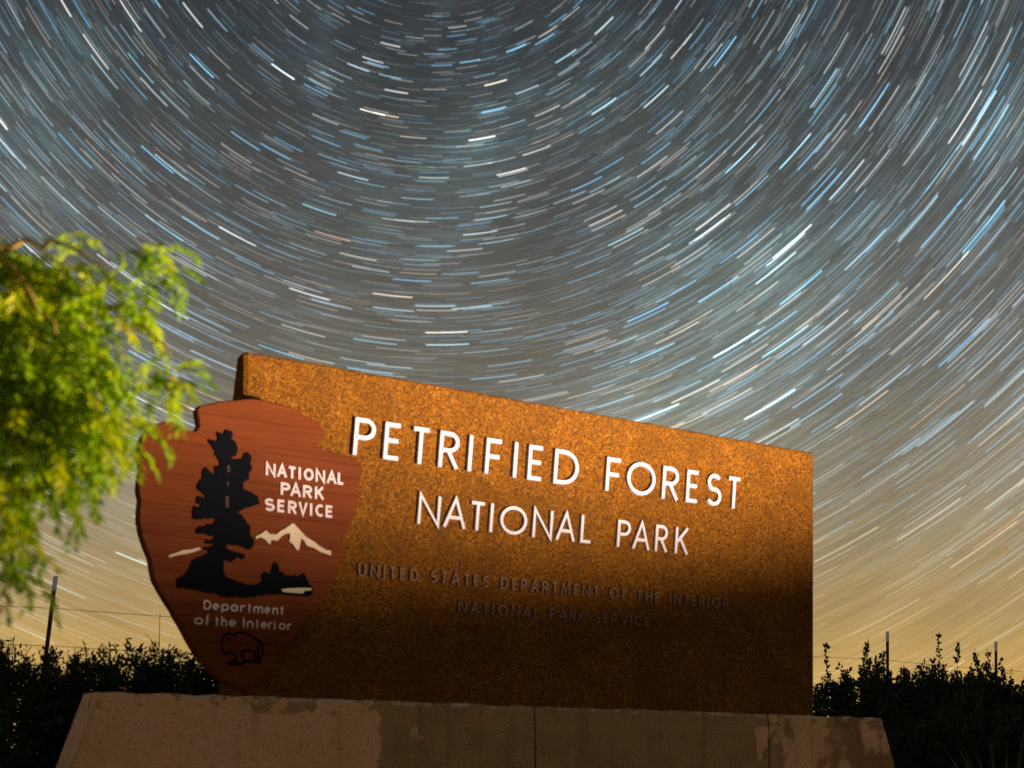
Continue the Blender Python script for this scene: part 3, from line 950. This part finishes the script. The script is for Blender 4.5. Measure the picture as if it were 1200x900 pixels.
# ------------------------------------------------------------------ shrubs behind the plinth
def make_shrub(seed, kind):
    """Meshes of one shrub about 1.4 m tall standing at the origin: stems and foliage."""
    r = random.Random(seed)
    st = bmesh.new()
    L = Leaves()
    H = 1.36
    if kind == 'fine':
        nst, per, ll, lw = 120, 110, (0.03, 0.06), (0.010, 0.020)
    else:
        nst, per, ll, lw = 95, 95, (0.032, 0.06), (0.018, 0.032)
    for k in range(nst):
        a = r.uniform(0, 2 * math.pi)
        spread = r.random() ** 0.6 * 0.72
        top = H * (1.0 - 0.32 * spread ** 2) * r.uniform(0.86, 1.0)
        tip = Vector((math.cos(a) * spread, math.sin(a) * spread, top))
        b0 = Vector((math.cos(a) * 0.12 * r.random(), math.sin(a) * 0.12 * r.random(), -0.02))
        pts = []
        for i in range(8):
            f = i / 7
            p = b0.lerp(tip, f)
            bow = math.sin(f * math.pi) * 0.16 * spread
            p += Vector((math.cos(a) * bow, math.sin(a) * bow, 0)) + Vector((r.gauss(0, .012), r.gauss(0, .012), 0)) * (1 if i else 0)
            pts.append(p)
        tube(st, pts, 0.007, 0.0016, 4)
        tone0 = min(1, max(0, r.gauss(0.45, 0.2)))
        for j in range(per):
            f = 0.12 + 0.88 * r.random() ** 0.8
            x = f * 7
            i = min(6, int(x))
            p = pts[i].lerp(pts[i + 1], x - i) + rvec(r) * 0.085 * r.random() * (1.25 - f)
            d = (pts[i + 1] - pts[i]).normalized() * 0.7 + rvec(r)
            L.leaf(p, d, rvec(r), r.uniform(*ll), r.uniform(*lw), min(1, max(0, tone0 + r.gauss(0, .15))))
        for j in range(5):                                        # side twigs that fill the body
            f = r.uniform(0.25, 0.95)
            x = f * 7
            i = min(6, int(x))
            p0 = pts[i].lerp(pts[i + 1], x - i)
            d = (rvec(r) + Vector((math.cos(a), math.sin(a), 0.9)) * 0.6).normalized()
            p1 = p0 + d * r.uniform(0.08, 0.2)
            tube(st, [p0, p1], 0.0022, 0.001, 3)
            for q in range(13):
                L.leaf(p0.lerp(p1, r.random()), d * 0.6 + rvec(r), rvec(r), r.uniform(*ll), r.uniform(*lw), min(1, max(0, tone0 + r.gauss(0, .15))))
    for k in range(85):                                           # rounded clumps of leaves over the crown
        a, s = r.uniform(0, 2 * math.pi), r.random() ** 0.5 * 0.78
        c = Vector((math.cos(a) * s, math.sin(a) * s, H * (0.93 - 0.42 * s ** 2) * r.uniform(0.72, 1.0)))
        tone0 = r.uniform(0.15, 0.8)
        rr = r.uniform(0.04, 0.085)
        for j in range(46):
            L.leaf(c + rvec(r) * rr * r.random() ** 0.4, rvec(r) + Vector((0, 0, .4)), rvec(r), r.uniform(*ll), r.uniform(*lw), min(1, max(0, tone0 + r.gauss(0, .12))))
    if kind == 'leafy':                                           # a few sprigs stand above the rest
        for k in range(3):
            a, s = r.uniform(0, 2 * math.pi), r.uniform(0, 0.55)
            p0 = Vector((math.cos(a) * s, math.sin(a) * s, H * 0.85))
            p1 = p0 + Vector((r.gauss(0, .05), r.gauss(0, .05), r.uniform(0.22, 0.42)))
            tube(st, [p0, p1], 0.004, 0.0015, 4)
            for q in range(30):
                f = r.random() ** 0.6
                L.leaf(p0.lerp(p1, f), Vector((0, 0, .5)) + rvec(r), rvec(r), r.uniform(0.035, 0.065), r.uniform(0.02, 0.034), r.uniform(0.2, 0.8))
    ms = bpy.data.meshes.new('stems')
    st.to_mesh(ms)
    st.free()
    ms.materials.append(M_TWIG)
    ml = L.mesh('foliage')
    ml.materials.append(M_SAGE if kind == 'fine' else M_LEAFY)
    return ms, ml


def place_shrub(name, meshes, x, y, rz, sx, sz, label, group):
    o = empty(name, (x, y, 0.0), rz)
    o.scale = (sx, sx, sz)
    tag(o, label, 'shrub', group)
    for nm, me in zip(('stems', 'foliage'), meshes):
        c = obj(nm, me, None, o)
        if nm == 'stems':
            c['kind'] = 'stuff'
    return o


fine_kinds = [make_shrub(11, 'fine'), make_shrub(12, 'fine')]
leafy_kinds = [make_shrub(15, 'leafy'), make_shrub(16, 'leafy')]
LEFT = [(-3.75, 8.75, 0.98, 0.97, 'dark fine-leaved shrub at the left edge of the photo'),
        (-3.02, 8.45, 0.92, 0.93, 'dark fine-leaved shrub around the foot of the leaning fence post'),
        (-2.40, 8.75, 0.90, 0.955, 'dark fine-leaved shrub between the leaning fence post and the plaque'),
        (-1.85, 8.95, 0.85, 0.965, 'dark fine-leaved shrub just behind the left edge of the plaque'),
        (-3.30, 7.35, 0.80, 0.72, 'low dark shrub in front of the others, left of the plinth'),
        (-2.86, 6.75, 0.72, 0.64, 'low dark shrub against the left end of the plinth')]
for i, (x, y, sx, sz, lab) in enumerate(LEFT):
    place_shrub('scrub_bush', fine_kinds[i % 2], x, y, 1.3 * i, sx, sz, lab, 'dark shrubs left of the sign')
RIGHT = [(3.02, 11.9, 0.80, 1.07, 'leafy dark shrub right beside the slab'),
         (3.55, 11.9, 0.80, 1.05, 'leafy dark shrub in front of the first white-tipped fence post'),
         (4.15, 12.3, 0.85, 1.07, 'leafy dark shrub with a tall sprig between the two right-hand fence posts'),
         (4.85, 12.4, 0.90, 1.03, 'leafy dark shrub at the right edge of the photo, by the last fence post'),
         (3.35, 10.9, 0.70, 0.74, 'low leafy shrub in front of the right-hand hedge, nearest the plinth'),
         (4.05, 11.0, 0.75, 0.76, 'low leafy shrub in front of the right-hand hedge, by the bladed plant')]
for i, (x, y, sx, sz, lab) in enumerate(RIGHT):
    place_shrub('broadleaf_bush', leafy_kinds[i % 2], x, y, 0.9 + 1.7 * i, sx, sz, lab, 'leafy shrubs right of the sign')

# bladed plant at the lower right
yr = random.Random(5)
yucca = empty('bladed_plant', (3.25, 9.3, 0.0))
tag(yucca, 'clump of long narrow grey-green blades low at the right edge', 'plant')
for k in range(34):
    a = yr.uniform(0, 2 * math.pi)
    lean = yr.uniform(0.15, 1.0)
    Lh = yr.uniform(0.7, 1.05)
    d = Vector((math.cos(a) * lean, math.sin(a) * lean, 1.0)).normalized()
    side = d.cross(Vector((0, 0, 1))).normalized()
    bm = bmesh.new()
    last = None
    for i in range(6):
        f = i / 5
        p = d * Lh * f + Vector((0, 0, -0.22 * f * f * lean * Lh))
        w = 0.016 * (1 - f) ** 0.7 + 0.0008
        row = [bm.verts.new(p - side * w), bm.verts.new(p + Vector((0, 0, -0.004))), bm.verts.new(p + side * w)]
        if last:
            for j in range(2):
                bm.faces.new((last[j], last[j + 1], row[j + 1], row[j]))
        last = row
    obj('blade', bm, M_BLADE, yucca)

# ------------------------------------------------------------------ wire fence behind the sign
fence = empty('wire_fence', (-3.1, 9.5, 0.0))
tag(fence, 'wire fence on dark steel posts with white tips, running behind the sign', 'fence')
F0 = Vector((-3.1, 9.5, 0.0))
POSTS = [(-5.1, 8.25, 1.80, 0.0), (-3.0, 9.5, 1.775, 0.0), (-0.9, 10.8, 1.80, 0.0), (1.4, 12.25, 1.8, 0.0), (3.632, 13.6, 1.831, 0.01), (5.095, 14.8, 1.845, 0.0), (7.0, 16.1, 1.84, 0.0)]
LEAN = {1: 0.10}


def t_post(x, y, h, lean):
    """A steel T-post: a T-shaped bar; its tip is a part of its own."""
    bm = bmesh.new()
    def bar(z0, z1, grow):
        for (x0, x1, y0, y1) in ((-0.014 - grow, 0.014 + grow, -0.003 - grow, 0.003 + grow), (-0.003 - grow, 0.003 + grow, 0.0032 + grow, 0.028 + grow)):
            vs = [bm.verts.new((px + lean * (z - h), py, z)) for z in (z0, z1) for px, py in ((x0, y0), (x1, y0), (x1, y1), (x0, y1))]
            for f in ((0, 3, 2, 1), (4, 5, 6, 7), (0, 1, 5, 4), (1, 2, 6, 5), (2, 3, 7, 6), (3, 0, 4, 7)):
                bm.faces.new([vs[i] for i in f])
    bar(-0.05, h - 0.10, 0.0)
    p = obj('post', bm, M_POST, fence)
    p.location = Vector((x, y, 0)) - F0
    bm = bmesh.new()
    bar(h - 0.10, h, 0.0012)
    obj('post_tip', bm, M_TIP, p)
    return p


tops = []
for i, (x, y, h, l) in enumerate(POSTS):
    xx = x - (0.0 if i != 1 else 0.10)
    t_post(xx, y, h, LEAN.get(i, 0.0))
    tops.append(Vector((xx, y, 0)))
for z in (1.555, 1.30, 1.02, 0.72, 0.40):
    for a, b in zip(tops, tops[1:]):
        bm = bmesh.new()
        tube(bm, [p - F0 + Vector((0, 0, z)) for p in curve_pts(a, b, -0.012, 6)], 0.0022, 0.0022, 4)
        obj('wire', bm, M_WIRE, fence)
for f in (0.28, 0.62):
    for a, b in zip(tops, tops[1:]):
        p = a.lerp(b, f) - F0
        bm = bmesh.new()
        tube(bm, [p + Vector((0, 0, 0.38)), p + Vector((0.004, 0, 1.56))], 0.0026, 0.0026, 4)
        obj('stay', bm, M_WIRE, fence)
